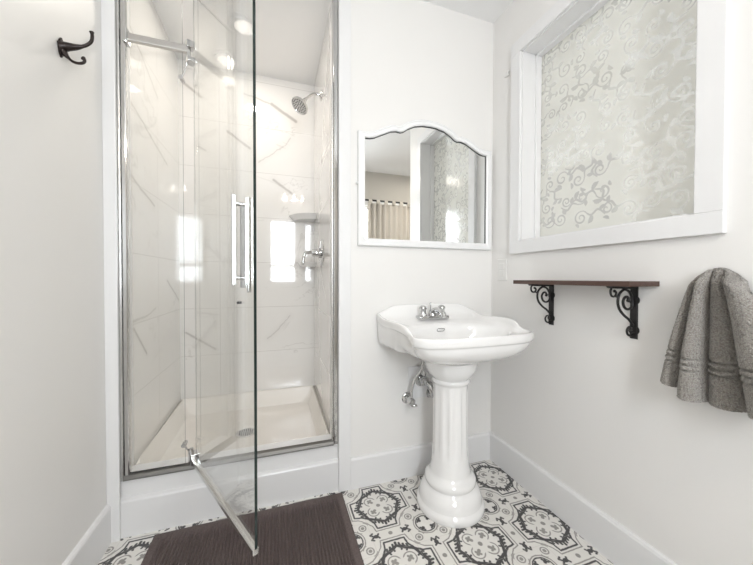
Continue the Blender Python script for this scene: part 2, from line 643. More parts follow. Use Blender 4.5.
# ---- window in the right wall
def scroll_field(Yg, Zg):
    """distance to a scatter of scrolled vine strokes, repeated over the pane"""
    rnd = random.Random(5)
    strokes = []
    def spiral(cx, cy, r0, turns, a0, sgn, w):
        n = 26
        P = []
        for i in range(n + 1):
            t = i / n
            a = a0 + sgn * turns * 2 * PI * t
            r = r0 * (1 - 0.86 * t)
            P.append((cx + r * math.cos(a), cy + r * math.sin(a)))
        for i in range(n):
            strokes.append((*P[i], *P[i + 1], w * (1 - 0.55 * abs(2 * i / n - 0.8))))
    def stem(P, w):
        Q = catmull([(a, c, 0) for a, c in P], 6)
        for i in range(len(Q) - 1):
            t = i / (len(Q) - 1)
            strokes.append((Q[i].x, Q[i].y, Q[i + 1].x, Q[i + 1].y, w * (0.5 + 0.8 * math.sin(PI * t))))
    def leaf(cx, cy, L, a, w):
        for k in range(6):
            t = k / 6
            strokes.append((cx + L * t * math.cos(a), cy + L * t * math.sin(a), cx + L * (t + .17) * math.cos(a + .5 * t), cy + L * (t + .17) * math.sin(a + .5 * t), w * math.sin(PI * (t + .1))))
    y = 0.0
    cell = 0.088
    for iy in range(10):
        for iz in range(14):
            ox = iy * cell + rnd.uniform(-.02, .02)
            oz = iz * cell + rnd.uniform(-.02, .02)
            s = rnd.choice((-1, 1))
            a = rnd.uniform(0, 2 * PI)
            spiral(ox, oz, rnd.uniform(.022, .034), rnd.uniform(1.1, 1.6), a, s, .0042)
            ex, ez = ox + .03 * math.cos(a), oz + .03 * math.sin(a)
            b_ = a - s * 1.4
            stem([(ex, ez), (ex + .03 * math.cos(b_), ez + .03 * math.sin(b_)), (ex + .055 * math.cos(b_ + .6 * s), ez + .055 * math.sin(b_ + .6 * s)), (ex + .085 * math.cos(b_ + .3 * s), ez + .085 * math.sin(b_ + .3 * s))], .0036)
            leaf(ex + .03 * math.cos(b_), ez + .03 * math.sin(b_), rnd.uniform(.025, .04), b_ - s * .9, .0085)
            leaf(ex + .06 * math.cos(b_ + .5 * s), ez + .06 * math.sin(b_ + .5 * s), rnd.uniform(.02, .032), b_ + s * 1.5, .007)
            leaf(ox - .035 * math.cos(a), oz - .035 * math.sin(a), rnd.uniform(.018, .03), a + 1.2, .006)
    D = np.full(Yg.shape, 1.0)
    y0, z0 = Yg.min(), Zg.min()
    ys, zs = Yg[0], Zg[:, 0]
    pad = 0.016
    for (ax_, az_, bx_, bz_, w) in strokes:
        i0, i1 = np.searchsorted(ys - y0, (min(ax_, bx_) - pad, max(ax_, bx_) + pad))
        j0, j1 = np.searchsorted(zs - z0, (min(az_, bz_) - pad, max(az_, bz_) + pad))
        if i1 <= i0 or j1 <= j0:
            continue
        gy = Yg[j0:j1, i0:i1] - y0
        gz = Zg[j0:j1, i0:i1] - z0
        dx, dz = bx_ - ax_, bz_ - az_
        L = dx * dx + dz * dz + 1e-12
        t = np.clip(((gy - ax_) * dx + (gz - az_) * dz) / L, 0, 1)
        d = np.hypot(gy - ax_ - t * dx, gz - az_ - t * dz) - w
        D[j0:j1, i0:i1] = np.minimum(D[j0:j1, i0:i1], d)
    return D


def frosted_pane(parent):
    st = 0.0021
    ny = int((WY1 - WY0 + 0.03) / st)
    nz = int((WZ1 - WZ0 + 0.03) / st)
    ys = np.linspace(WY0 - 0.005, WY1 + 0.005, ny)
    zs = np.linspace(WZ0 - 0.005, WZ1 + 0.005, nz)
    Yg, Zg = np.meshgrid(ys, zs)
    D = scroll_field(Yg, Zg)
    a = np.clip(0.5 - D / 0.0022, 0, 1).astype(np.float32)
    co = np.empty((nz * ny, 3), np.float32)
    co[:, 0] = PX
    co[:, 1] = Yg.ravel()
    co[:, 2] = Zg.ravel()
    idx = np.arange(nz * ny).reshape(nz, ny)
    q = np.stack([idx[:-1, :-1], idx[:-1, 1:], idx[1:, 1:], idx[1:, :-1]], -1).reshape(-1, 4)
    me = bpy.data.meshes.new('frosted_pane')
    me.vertices.add(len(co))
    me.vertices.foreach_set('co', co.ravel())
    me.loops.add(q.size)
    me.loops.foreach_set('vertex_index', q.ravel().astype(np.int32))
    me.polygons.add(len(q))
    me.polygons.foreach_set('loop_start', np.arange(0, q.size, 4, dtype=np.int32))
    me.polygons.foreach_set('loop_total', np.full(len(q), 4, dtype=np.int32))
    me.update()
    me.validate()
    at = me.attributes.new('etching', 'FLOAT', 'POINT')
    at.data.foreach_set('value', a.ravel())
    m = bpy.data.materials.new('etched_frosted_glass')
    m.use_nodes = True
    m.node_tree.nodes.clear()
    nt = NT(m)
    out = nt.new('ShaderNodeOutputMaterial')
    an = nt.new('ShaderNodeAttribute')
    an.attribute_name = 'etching'
    e = Ex(nt, an.outputs['Fac'])
    v, x, y, z = xyz(nt)
    grain = noise(nt, v, 420, 2)
    tl = nt.new('ShaderNodeBsdfTranslucent')
    tl.inputs[0].default_value = (0.80, 0.795, 0.73, 1)
    df = nt.new('ShaderNodeBsdfDiffuse')
    df.inputs[0].default_value = (0.82, 0.81, 0.755, 1)
    fr = nt.new('ShaderNodeMixShader')
    fr.inputs[0].default_value = 0.60
    nt.link(tl.outputs[0], fr.inputs[1])
    nt.link(df.outputs[0], fr.inputs[2])
    tr = nt.new('ShaderNodeBsdfTransparent')
    tr.inputs[0].default_value = (0.86, 0.86, 0.84, 1)
    cl = nt.new('ShaderNodeMixShader')
    nt.link((e * 0.38).s, cl.inputs[0])
    nt.link(fr.outputs[0], cl.inputs[1])
    nt.link(tr.outputs[0], cl.inputs[2])
    gl = nt.new('ShaderNodeBsdfGlossy')
    nt.link((0.035 - e * 0.02).s, gl.inputs['Roughness'])
    nt.link(bump(nt, grain + e * 0.6, 0.05, 0.002), gl.inputs['Normal'])
    lw = nt.new('ShaderNodeLayerWeight')
    f = Ex(nt, lw.outputs['Facing'])
    f5 = f * f * f * f
    mx = nt.new('ShaderNodeMixShader')
    nt.link((f5 * 0.7 + 0.05 + e * 0.05).clamp().s, mx.inputs[0])
    nt.link(cl.outputs[0], mx.inputs[1])
    nt.link(gl.outputs[0], mx.inputs[2])
    nt.link(mx.outputs[0], out.inputs[0])
    me.materials.append(m)
    o = bpy.data.objects.new('frosted_pane', me)
    link(o)
    o.parent = parent
    o.matrix_parent_inverse = Matrix.Translation(parent.location).inverted()
    o['label'] = 'frosted pane etched with scrolling vines'
    return o


PX = XR + 0.105
w1 = empty('window_1', (XR, (WY0 + WY1) / 2, WZ0), 'white cased window with vine-etched frosted glass over the shelf', 'window', kind='structure')
CW = 0.062
b = nb()
cf = 0.019   # casing stands proud of the wall
o0, o1, oz0, oz1 = WY0 - CW, WY1 + CW, WZ0 - CW, WZ1 + CW
box(b, XR - cf, XR, o0, o1, oz0, WZ0, bev=0.002)
box(b, XR - cf, XR, o0, o1, WZ1, oz1, bev=0.002)
box(b, XR - cf, XR, o0, WY0, WZ0, WZ1, bev=0.002)
box(b, XR - cf, XR, WY1, o1, WZ0, WZ1, bev=0.002)
mk('casing', b, 'trim', w1)
b = nb()   # reveal lining with a stop bead in front of the pane
for (q0, q1, r0, r1) in ((WY0 - .0, WY1, WZ0 - .0, WZ0 + .006), (WY0, WY1, WZ1 - .006, WZ1), (WY0, WY0 + .006, WZ0, WZ1), (WY1 - .006, WY1, WZ0, WZ1)):
    box(b, XR - 0.006, XR + 0.155, q0, q1, r0, r1)
for (q0, q1, r0, r1) in ((WY0, WY1, WZ0, WZ0 + .016), (WY0, WY1, WZ1 - .016, WZ1), (WY0, WY0 + .016, WZ0, WZ1), (WY1 - .016, WY1, WZ0, WZ1)):
    box(b, PX - 0.035, PX - 0.002, q0, q1, r0, r1, bev=0.003)
mk('window_frame', b, 'trim', w1)
frosted_pane(w1)
# a narrow blind bracket beside the casing
mk('bracket', bx(XR - 0.010, XR, WY1 + 0.095, WY1 + 0.118, WZ1 - 0.058, WZ1 - 0.036, bev=0.002), 'plastic', w1)

# pale neighbouring house beyond the frosted window, with a dark pane and an eave
nh = empty('neighbouring_house', (3.2, 2.0, 0), 'pale house wall dimly seen through the etched window', 'house')
mk('house_wall', bx(3.1, 3.3, -1.0, 6.5, -.4, 3.05), 'house', nh)
mk('eave', bx(2.75, 3.3, -1.0, 6.5, 2.90, 4.1), 'eave', nh)
b = nb(); box(b, 3.08, 3.12, 2.08, 2.98, 1.56, 2.24)
mk('house_window', b, 'house_window', nh)
o = mk('terrace', bx(XR + .3, 3.1, YE + T + .02, 6.5, -.55, -.42), 'house'); tag(o, 'pale terrace between the etched window and the house wall', 'terrace')

# ------------------------------------------------------------------ windows behind the camera
for k, (a, c, z0, z1) in enumerate(FW):
    w = empty('window_%d' % (k + 2), ((a + c) / 2, YF, z0), kind='structure')
    tag(w, ('bright white window in the wall behind the camera', 'curtained window seen in the mirror')[k], 'window')
    b = nb()
    for (q0, q1, r0, r1) in ((a - .07, c + .07, z0 - .07, z0), (a - .07, c + .07, z1, z1 + .07), (a - .07, a, z0, z1), (c, c + .07, z0, z1)):
        box(b, q0, q1, YF, YF + .02, r0, r1, bev=.002)
    mk('casing', b, 'trim', w)
    b = nb()
    zm = z0 + (z1 - z0) * 0.27
    for (q0, q1, r0, r1) in ((a, c, z0, z0 + .035), (a, c, z1 - .035, z1), (a, a + .035, z0, z1), (c - .035, c, z0, z1), (a, c, zm - .02, zm + .02)):
        box(b, q0, q1, YF - .07, YF - .03, r0, r1, bev=.002)
    mk('sash', b, 'trim', w)
    mk('pane', bx(a + .01, c - .01, YF - .054, YF - .048, z0 + .01, z1 - .01), 'window_glass', w)

# ------------------------------------------------------------------ shower pan, drain
pan = empty('shower_pan', (-0.15, 1.85, 0.0), 'cream acrylic shower pan with raised rim', 'shower pan')
b = nb()
# nested rings from the rim down to the drain
rings = []
def pr(x0, x1, y0, y1, z, r=0.0):
    pts = []
    for (cx_, cy_, a0) in ((x1 - r, y1 - r, 0), (x0 + r, y1 - r, 90), (x0 + r, y0 + r, 180), (x1 - r, y0 + r, 270)):
        for k in range(5):
            a = R(a0 + k * 22.5)
            pts.append(b.verts.new((cx_ + r * math.cos(a), cy_ + r * math.sin(a), z)))
    return pts
x0, x1, y0, y1 = SX0 + .001, 0.264, YB + .112, SYB - .001
for (d, z, r) in ((0, 0.0, .005), (0, .240, .005), (.006, .246, .006), (.014, .242, .012), (.030, .185, .03), (.050, .150, .05), (.085, .140, .07)):
    rings.append(pr(x0 + d, x1 - d, y0 + (d if z > .001 else 0), y1 - d, z if not (z > .2) else z, r))
for A, B in zip(rings[:-1], rings[1:]):
    n = len(A)
    for k in range(n):
        b.faces.new((A[k], A[(k + 1) % n], B[(k + 1) % n], B[k]))
dc = (-0.162, 1.885)
last = rings[-1]
ctr = []
n = len(last)
for s_, z in ((.5, .134), (.12, .129)):
    cur = [b.verts.new((dc[0] + (v.co.x - dc[0]) * s_, dc[1] + (v.co.y - dc[1]) * s_, z)) for v in last]
    for k in range(n):
        b.faces.new((last[k], last[(k + 1) % n], cur[(k + 1) % n], cur[k]))
    last = cur
b.faces.new(last)
b.faces.new(rings[0][::-1])
for v in b.verts:        # the front rim stays lower, level with the curb
    if v.co.y < y0 + .02 and v.co.z > .2:
        v.co.z -= .024
mk('basin', b, 'acrylic', pan, smooth=True, auto=35)
dr = empty('shower_drain', (dc[0], dc[1], .130), 'round slotted chrome drain in the shower pan', 'drain')
b = nb()
lathe(b, [(0, 0), (.056, 0), (.057, .002), (.054, .0045), (.046, .0035), (0, .0035)], (dc[0], dc[1], .130), 'z', 32)
mk('grate', b, 'satin', dr, smooth=True, auto=40)
b = nb()
for k in range(-3, 4):
    L = math.sqrt(max(.0, .042 ** 2 - (k * .011) ** 2))
    box(b, dc[0] + k * .011 - .003, dc[0] + k * .011 + .003, dc[1] - L, dc[1] + L, .1336, .1342)
mk('slots', b, 'dark', dr)

# ------------------------------------------------------------------ shower door
HG = Vector((-0.330, 1.449, 0))
du = Vector((0.4530, -0.8915, 0))       # along the opened door
dn = Vector((0.8915, 0.4530, 0))        # away from the camera side
enc = empty('shower_enclosure', (-0.45, 1.449, .224), 'chrome framed fixed glass panel of the shower, left of the hinged door', 'shower enclosure')
DY = 1.449
b = nb(); box(b, SX0 - .009, -.566, DY - .016, DY + .016, .2245, 2.388, bev=.003); mk('wall_channel', b, 'satin', enc)
b = nb(); box(b, -.566, -.548, DY - .011, DY + .011, .2245, 2.388, bev=.004); mk('post', b, 'chrome', enc)
b = nb(); box(b, .262, SX1 - .0005, DY - .018, DY + .012, .2245, 2.388, bev=.004); mk('strike_post', b, 'chrome', enc)
b = nb(); box(b, .254, .262, DY - .006, DY + .006, .2245, 1.945, bev=.002); mk('seal', b, 'satin', enc)
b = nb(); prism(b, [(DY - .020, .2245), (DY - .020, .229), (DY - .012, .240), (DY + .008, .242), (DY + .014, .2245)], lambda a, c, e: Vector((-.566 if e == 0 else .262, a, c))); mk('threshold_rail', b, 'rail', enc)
b = nb(); box(b, -.548, -.335, DY - .010, DY + .010, 1.943, 1.971, bev=.003); mk('header_bar', b, 'bar', enc)
b = nb(); box(b, -.556, -.540, DY - .020, DY + .020, 1.928, 1.986, bev=.004); mk('header_bracket', b, 'chrome', enc)


def slab(name, a, bq, z0, z1, th, parent, mats=('glass', 'glass_edge')):
    """vertical glass sheet from a to bq (xy), thickness th, polished edges"""
    b_ = nb()
    a = Vector((a[0], a[1], 0)); bq = Vector((bq[0], bq[1], 0))
    d = (bq - a).normalized()
    nrm = Vector((d.y, -d.x, 0)) * th / 2
    P = [a + nrm, bq + nrm, bq - nrm, a - nrm]
    lo = [b_.verts.new(p + Vector((0, 0, z0))) for p in P]
    hi = [b_.verts.new(p + Vector((0, 0, z1))) for p in P]
    f = b_.faces.new(lo[::-1]); f.material_index = 1
    f = b_.faces.new(hi); f.material_index = 1
    for k in range(4):
        f = b_.faces.new((lo[k], lo[(k + 1) % 4], hi[(k + 1) % 4], hi[k]))
        f.material_index = 1 if k == 1 else 0
    return mk(name, b_, mats, parent)


g = slab('fixed_glass', (-.549, DY), (-.358, DY), .243, 2.20, .006, enc)
door = empty('shower_door', (HG.x, HG.y, .24), 'frameless hinged glass shower door standing open towards the camera', 'shower door')
S0, S1 = .050, .612
pa, pb = HG + du * S0, HG + du * S1
slab('door_glass', pa, pb, .262, 2.385, .008, door)
b = nb()
r0, r1 = HG + du * .012, HG + du * S1


def obox(b_, s0, s1, n0, n1, z0, z1, bev=0.0):
    """box in the opened door's own frame"""
    k0 = len(b_.verts)
    box(b_, s0, s1, n0, n1, z0, z1, bev=bev)
    b_.verts.ensure_lookup_table()
    for v in b_.verts[k0:]:
        v.co = HG + du * v.co.x + dn * v.co.y + Vector((0, 0, v.co.z))


obox(b, .012, S1, -.009, .009, .244, .263, bev=.003)
mk('bottom_rail', b, 'satin', door)
h = nb(); obox(h, -.014, .030, -.016, .016, .245, .290, bev=.003); tube(h, [HG + Vector((-.006, 0, .242)), HG + Vector((-.006, 0, .305))], .008)
mk('hinge', h, 'chrome', door)
h = nb(); obox(h, -.014, .026, -.014, .014, 1.900, 1.918, bev=.003); tube(h, [HG + Vector((-.006, 0, 1.905)), HG + Vector((-.006, 0, 1.990))], .0085); obox(h, -.014, .016, -.015, .015, 1.960, 1.990, bev=.003)
mk('hinge', h, 'chrome', door)
for sgn in (-1, 1):
    h = nb()
    obox(h, .513, .525, sgn * .022 - .005, sgn * .022 + .005, .975 if sgn > 0 else .998, 1.262, bev=.002)
    for zz in (1.02, 1.237):
        tube(h, [HG + du * .519 + dn * sgn * .003 + Vector((0, 0, zz)), HG + du * .519 + dn * sgn * .018 + Vector((0, 0, zz))], .006, 12)
    mk('handle', h, 'chrome', door)
h = nb(); obox(h, .496, .538, .0045, .0075, .990, 1.235, bev=.001)
mk('handle_plate', h, 'chrome', door)
h = nb(); tube(h, [HG + du * .50 - dn * .006 + Vector((0, 0, .945)), HG + du * .50 + dn * .006 + Vector((0, 0, .945))], .004, 12)
mk('bumper', h, 'rubber', door)
# roller catches on the fixed glass
for zz in (.325, 1.835):
    h = nb()
    tube(h, [(-.362, DY - .012, zz), (-.362, DY + .020, zz)], .009, 14)
    tube(h, [(-.362, DY, zz), (-.352, DY, zz - .020 if zz < 1 else zz + .03), (-.338, DY, zz - .040 if zz < 1 else zz + .085)], .0035, 8)
    mk('roller', h, 'chrome', enc)

# ------------------------------------------------------------------ shower fittings
sh = empty('shower_head', (.265, 1.865, 2.118), 'round chrome shower head on a bent arm from the right tile wall', 'shower head')
b = nb(); lathe(b, [(0, .012), (.012, .012), (.028, .006), (.032, .0), (0, 0)], (.2648, 1.865, 2.118), '-x', 24); mk('flange', b, 'chrome', sh, smooth=True, auto=40)
b = nb()
armp = catmull([(.262, 1.865, 2.118), (.235, 1.865, 2.122), (.205, 1.865, 2.110), (.180, 1.864, 2.085), (.165, 1.862, 2.066)], 5)
tube(b, armp, .0075, 12); mk('arm', b, 'chrome', sh, smooth=True, auto=50)
hd = Vector((-.55, -.24, -.80)).normalized()
ox = hd.orthogonal().normalized()
b = nb()
lathe(b, [(0, -.02), (.011, -.018), (.014, -.004), (.013, .010), (.030, .024), (.050, .036), (.0535, .044), (.052, .050), (.048, .050), (.046, .047), (0, .047)], (.163, 1.861, 2.062), (ox, hd.cross(ox), hd), 32)
hdo = mk('head', b, 'chrome', sh, smooth=True, auto=50)
b = nb()
fc = Vector((.163, 1.861, 2.062)) + hd * .047
for ring, cnt in ((.012, 6), (.025, 12), (.038, 18)):
    for k in range(cnt):
        a = 2 * PI * k / cnt
        p = fc + (ox * math.cos(a) + hd.cross(ox) * math.sin(a)) * ring
        lathe(b, [(.0032, 0), (.0024, .003), (0, .0035)], p, (ox, hd.cross(ox), hd), 8)
mk('nozzles', b, 'rubber', sh)

vl = empty('shower_valve', (.265, 1.833, 1.168), 'chrome shower valve with round plate and lever on the right tile wall', 'valve')
VX, VY, VZ = .2648, 1.833, 1.168
b = nb(); lathe(b, [(0, .009), (.060, .008), (.076, .005), (.079, 0), (0, 0)], (VX, VY, VZ), '-x', 40); mk('plate', b, 'chrome', vl, smooth=True, auto=40)
b = nb(); lathe(b, [(.030, .006), (.030, .022), (.022, .030), (.021, .055), (.018, .060), (0, .061)], (VX, VY, VZ), '-x', 24); mk('hub', b, 'chrome', vl, smooth=True, auto=40)
b = nb()
tube(b, catmull([(VX - .046, VY, VZ + .004), (VX - .075, VY - .006, VZ + .002), (VX - .098, VY - .010, VZ - .004), (VX - .108, VY - .013, VZ - .030), (VX - .112, VY - .015, VZ - .072)], 5), [.010, .0095, .009, .009, .0085] * 4 + [.006], 12)
mk('lever', b, 'chrome', vl, smooth=True, auto=50)

for z_, lab in ((1.452, 'upper white corner soap shelf in the tiled shower'), (1.130, 'lower white corner soap shelf behind the shower valve')):
    b = nb()
    C0 = Vector((.2645, SYB - .0005, 0))
    rad = .175 if z_ > 1.3 else .12
    outl = [(0, 0)] + [(-rad * math.cos(a) * (1 + .0), -rad * math.sin(a)) for a in [R(t) for t in range(0, 91, 9)]]
    prism(b, outl, lambda a, c, e: C0 + Vector((a * (1 if e else .80), c * (1 if e else .80), z_ - .034 if e == 0 else z_)))
    o = mk('corner_shelf', b, 'porcelain')
    bb = o.modifiers.new('bevel', 'BEVEL'); bb.width = .004; bb.segments = 2
    tag(o, lab, 'shelf', 'soap shelves in the shower corner')


def downlight(x, y, zc, lab, power, vis=True):
    e = empty('recessed_downlight', (x, y, zc), lab, 'ceiling light', 'recessed ceiling lights')
    b_ = nb(); lathe(b_, [(.052, .012), (.056, .001), (.070, .0), (.072, .003), (.072, .004), (.050, .004)], (x, y, zc - .0005), '-z', 36)
    bmesh.ops.translate(b_, verts=b_.verts, vec=(0, 0, 0))
    mk('trim_ring', b_, 'trim', e, smooth=True, auto=40)
    b_ = nb(); lathe(b_, [(0, .006), (.052, .006), (.052, .004), (0, .004)], (x, y, zc), '-z', 32)
    mk('lens', b_, 'lamp', e)
    al = area_light('lamp_beam', (x, y, zc - .014), (0, 0, 0), .10, .10, power, (1.0, .93, .84), 'DISK')
    al.parent = e
    al.matrix_parent_inverse = Matrix.Translation(e.location).inverted()
    return e


downlight(-.17, 1.81, SZC, 'round recessed light in the middle of the shower ceiling', 2.9)
downlight(-.30, 2.125, SZC, 'round recessed light near the back edge of the shower ceiling', .12)
downlight(.85, .60, ZC, 'added unseen fill light in the bathroom ceiling in front of the sink', 0.25)  # made-up fill lamp, set where no reflection shows it
downlight(1.9, -.4, ZC, 'added unseen fill light in the ceiling beside the curtained window', 6.0)  # lamp added for soft fill, hidden from the mirror by the wall
downlight(.82, -.30, ZC, 'added unseen fill light in the ceiling behind the camera', 0.8)  # fill lamp added behind the camera, placed just outside the mirror's view

# three-bulb ceiling bar behind the camera
tb = empty('ceiling_spot_bar', (.3, -.85, ZC), 'ceiling bar with three small bulbs behind the camera', 'ceiling light')
mk('bar', bx(.10, .50, -.875, -.825, ZC - .025, ZC, bev=.003), 'satin', tb)
for k in range(3):
    b = nb(); lathe(b, [(0, 0), (.014, 0), (.020, .03), (.026, .045), (.020, .062), (0, .068)], (.15 + .15 * k, -.85, ZC - .025), '-z', 16)
    mk('bulb', b, 'lamp', tb, smooth=True)
    al = area_light('bulb_light', (.15 + .15 * k, -.82, ZC - .115), (R(34), 0, 0), .05, .05, 1.6, (1.0, .90, .79), 'DISK')
    al.parent = tb
    al.matrix_parent_inverse = Matrix.Translation(tb.location).inverted()

# ------------------------------------------------------------------ pedestal sink
SXc = 0.752
def build_sink():
    e = empty('pedestal_sink', (.752, 1.20, 0), 'white pedestal sink with scalloped back rim and fluted column', 'sink')
    # plan outline, half: x from centre, d = distance from wall, zr = rim height
    half = [(0, .0, .886), (.10, .0, .886), (.19, .0, .882), (.24, .0, .864), (.268, .002, .851), (.279, .012, .846), (.279, .05, .835),
            (.277, .11, .828), (.277, .17, .831), (.280, .24, .835), (.279, .30, .834), (.272, .34, .826), (.266, .365, .810),
            (.269, .39, .801), (.270, .42, .800), (.243, .459, .801), (.188, .486, .803), (.13, .500, .804), (0, .507, .805)]
    right = catmull(half, 3)
    pts = [(p.x, max(.002, p.y), p.z) for p in right] + [(-p.x, max(.002, p.y), p.z) for p in right[-2:0:-1]]
    n = len(pts)
    b_ = nb()
    cd = .30      # centre of the bowl, distance from the wall
    def W(x, d, z):
        return b_.verts.new((SXc + x, YB - .001 - d, z))
    def ell(i, a, bb, z, c=cd, sq=1.0):
        x, d, _ = pts[i]
        an = math.atan2((d - cd) / .24, x / .29)
        return W(a * math.cos(an), c + bb * math.sin(an), z)
    rg = []
    def ring(fn):
        rg.append([fn(i) for i in range(n)])
    def outer(k, dz, keepz=None, kb=None):
        def f(i):
            x, d, z = pts[i]
            back = max(0.0, 1 - d / .22)
            kk = k * (1 - back) + (kb if kb is not None else k) * back
            zz = (z + dz) if keepz is None else keepz(d)
            yy = cd + (d - cd) * kk
            if back > .2:
                yy = yy * (1 - back) + d * (back)
            return W(x * kk, yy, zz)
        return f
    # underside up to the lip
    ring(lambda i: ell(i, .070, .070, .655, c=.235))
    ring(lambda i: ell(i, .150, .130, .665, c=.235))
    ring(outer(.80, 0, keepz=lambda d: .70 if d > .1 else .685, kb=.88))
    ring(outer(.93, 0, keepz=lambda d: .738 if d > .22 else .700, kb=.965))
    ring(outer(.955, 0, keepz=lambda d: .757 if d > .22 else .718, kb=.99))
    ring(outer(.960, -.036, kb=.995))
    ring(outer(.988, -.035, kb=1.0))
    ring(outer(1.0, -.029, kb=1.0))
    ring(outer(1.003, -.010, kb=1.0))
    ring(outer(.995, -.001, kb=.998))
    def inner(k, dz, wall):
        def f(i):
            x, d, z = pts[i]
            k2 = 1 - k
            xx = x * (1 - k2 * .75 * (1 if abs(x) > .2 else 1))
            dd = cd + (d - cd) * k
            if d < .22:
                dd = max(d, wall * (1 - d / .22) + d * d / .22)
            return W(xx, dd, z + dz)
        return f
    ring(inner(.965, 0.001, .012))
    ring(inner(.935, -.001, .022))
    def deck(k, wall):
        def f(i):
            x, d, z = pts[i]
            zz = .818 - max(0, d - .10) * .11
            zz = min(z - .008, max(.782, zz))
            xx = x * k * 1.01
            dd = cd + (d - cd) * k
            if d < .22:
                dd = max(d, wall * (1 - d / .22) + d * d / .22)
            return W(xx, dd, zz)
        return f
    ring(deck(.905, .034))
    ring(lambda i: ell(i, .238, .150, .7885 + .018 * max(0, -math.sin(math.atan2((pts[i][1] - cd) / .24, pts[i][0] / .29))), c=.300))
    ring(lambda i: ell(i, .228, .140, .780 + .012 * max(0, -math.sin(math.atan2((pts[i][1] - cd) / .24, pts[i][0] / .29))), c=.302))
    ring(lambda i: ell(i, .205, .122, .735, c=.30))
    ring(lambda i: ell(i, .150, .090, .690, c=.29))
    ring(lambda i: ell(i, .060, .045, .676, c=.28))
    ring(lambda i: ell(i, .020, .020, .674, c=.275))
    for A, B in zip(rg[:-1], rg[1:]):
        for k in range(n):
            b_.faces.new((A[k], A[(k + 1) % n], B[(k + 1) % n], B[k]))
    b_.faces.new(rg[0][::-1])
    b_.faces.new(rg[-1])
    mk('basin', b_, 'porcelain', e, smooth=True, sub=1)
    # pedestal: neck bulb, fluted column, stepped foot
    PC = (.752, 1.20, 0)
    fl = 12
    def flute(a, hh):
        if .225 < hh < .545:
            t = min(1, (hh - .225) / .03, (.545 - hh) / .03)
            ph = (a * fl / (2 * PI)) % 1
            g = abs(ph - .5) * 2      # 0 in the middle of a flute
            return 1 - .055 * t * max(0, 1 - (g / .62) ** 2) ** .6 if g < .62 else 1
        return 1
    b_ = nb()
    prof = [(0, .0), (.147, 0), (.150, .006), (.150, .022), (.147, .030), (.140, .036), (.1385, .040), (.137, .058), (.130, .078), (.118, .092), (.1065, .100), (.106, .104),
            (.112, .112), (.113, .124), (.109, .136), (.099, .144), (.092, .150), (.089, .160), (.088, .175), (.0835, .195), (.082, .22), (.081, .226), (.080, .24), (.079, .26),
            (.078, .30), (.077, .36), (.0765, .42), (.076, .48), (.076, .515), (.076, .53), (.076, .544), (.077, .552), (.083, .556), (.086, .563), (.084, .570), (.080, .574),
            (.087, .582), (.100, .597), (.111, .618), (.116, .640), (.117, .656), (.100, .664), (0, .664)]
    lathe(b_, prof, PC, 'z', 160, flute)
    mk('pedestal', b_, 'porcelain', e, smooth=True, auto=60)
    b_ = nb(); lathe(b_, [(0, .006), (.016, .006), (.021, .003), (.022, 0), (0, 0)], (SXc, YB - .275, .6765), 'z', 24); mk('drain', b_, 'chrome', e, smooth=True, auto=40)
    # overflow slot with a chrome ring, in the back slope of the bowl
    b_ = nb()
    c0 = Vector((SXc - .018, YB - .172, .778))
    for k in range(24):
        pass
    ring_pts = [c0 + Vector((.012 * (1 if math.cos(a) > 0 else -1) + .007 * math.cos(a), -.003 - .004 * math.sin(a), .007 * math.sin(a))) for a in [2 * PI * k / 24 for k in range(25)]]
    tube(b_, ring_pts, .0022, 8)
    ov = mk('overflow', b_, 'chrome', e, smooth=True)
    b_ = nb()
    f0 = [b_.verts.new(p + Vector((0, .0015, 0))) for p in ring_pts[:-1]]
    f1 = [b_.verts.new(p + Vector((0, -.0005, 0))) for p in ring_pts[:-1]]
    b_.faces.new(f0); b_.faces.new(f1[::-1])
    for k in range(24):
        b_.faces.new((f0[k], f0[(k + 1) % 24], f1[(k + 1) % 24], f1[k]))
    mk('slot', b_, 'dark', ov)
    return e


build_sink()

# faucet, standing on the sink deck
FX, FY, FZ = .742, YB - .078, .8195
fa = empty('faucet', (FX, FY, FZ), 'chrome two-lever centreset faucet on the sink', 'faucet')
b = nb(); box(b, FX - .082, FX + .082, FY - .028, FY + .026, FZ - .004, FZ + .016, bev=.007, seg_=3); mk('base_plate', b, 'chrome', fa, smooth=True, auto=40)
b = nb(); lathe(b, [(.024, .012), (.022, .022), (.017, .034), (.016, .042), (0, .046)], (FX, FY, FZ), 'z', 24)
tube(b, catmull([(FX, FY + .004, FZ + .028), (FX, FY - .03, FZ + .043), (FX, FY - .075, FZ + .044), (FX, FY - .105, FZ + .033), (FX, FY - .113, FZ + .020)], 5), [.015] * 8 + [.0125] * 8 + [.011] * 5, 14)
mk('spout', b, 'chrome', fa, smooth=True, auto=50)
for sg in (-1, 1):
    hx = FX + sg * .052
    b = nb()
    lathe(b, [(.022, .010), (.020, .020), (.015, .032), (.015, .044), (.019, .050), (.017, .060), (.008, .066), (0, .067)], (hx, FY, FZ), 'z', 24)
    hk = mk('valve_body', b, 'chrome', fa, smooth=True, auto=50)
    b = nb()
    tube(b, catmull([(hx, FY, FZ + .055), (hx + sg * .02, FY + .003, FZ + .058), (hx + sg * .045, FY + .006, FZ + .060), (hx + sg * .062, FY + .008, FZ + .058)], 4), [.007, .006, .0055, .005, .0045, .0045, .0045, .005, .006, .007, .0075, .006, .003], 10)
    mk('lever', b, 'chrome', hk, smooth=True, auto=60)
b = nb(); tube(b, [(FX, FY + .018, FZ + .01), (FX, FY + .018, FZ + .066)], .0028, 8); lathe(b, [(0, 0), (.006, .002), (.007, .008), (.004, .014), (0, .015)], (FX, FY + .018, FZ + .063), 'z', 14)
mk('lift_rod', b, 'chrome', fa, smooth=True, auto=50)

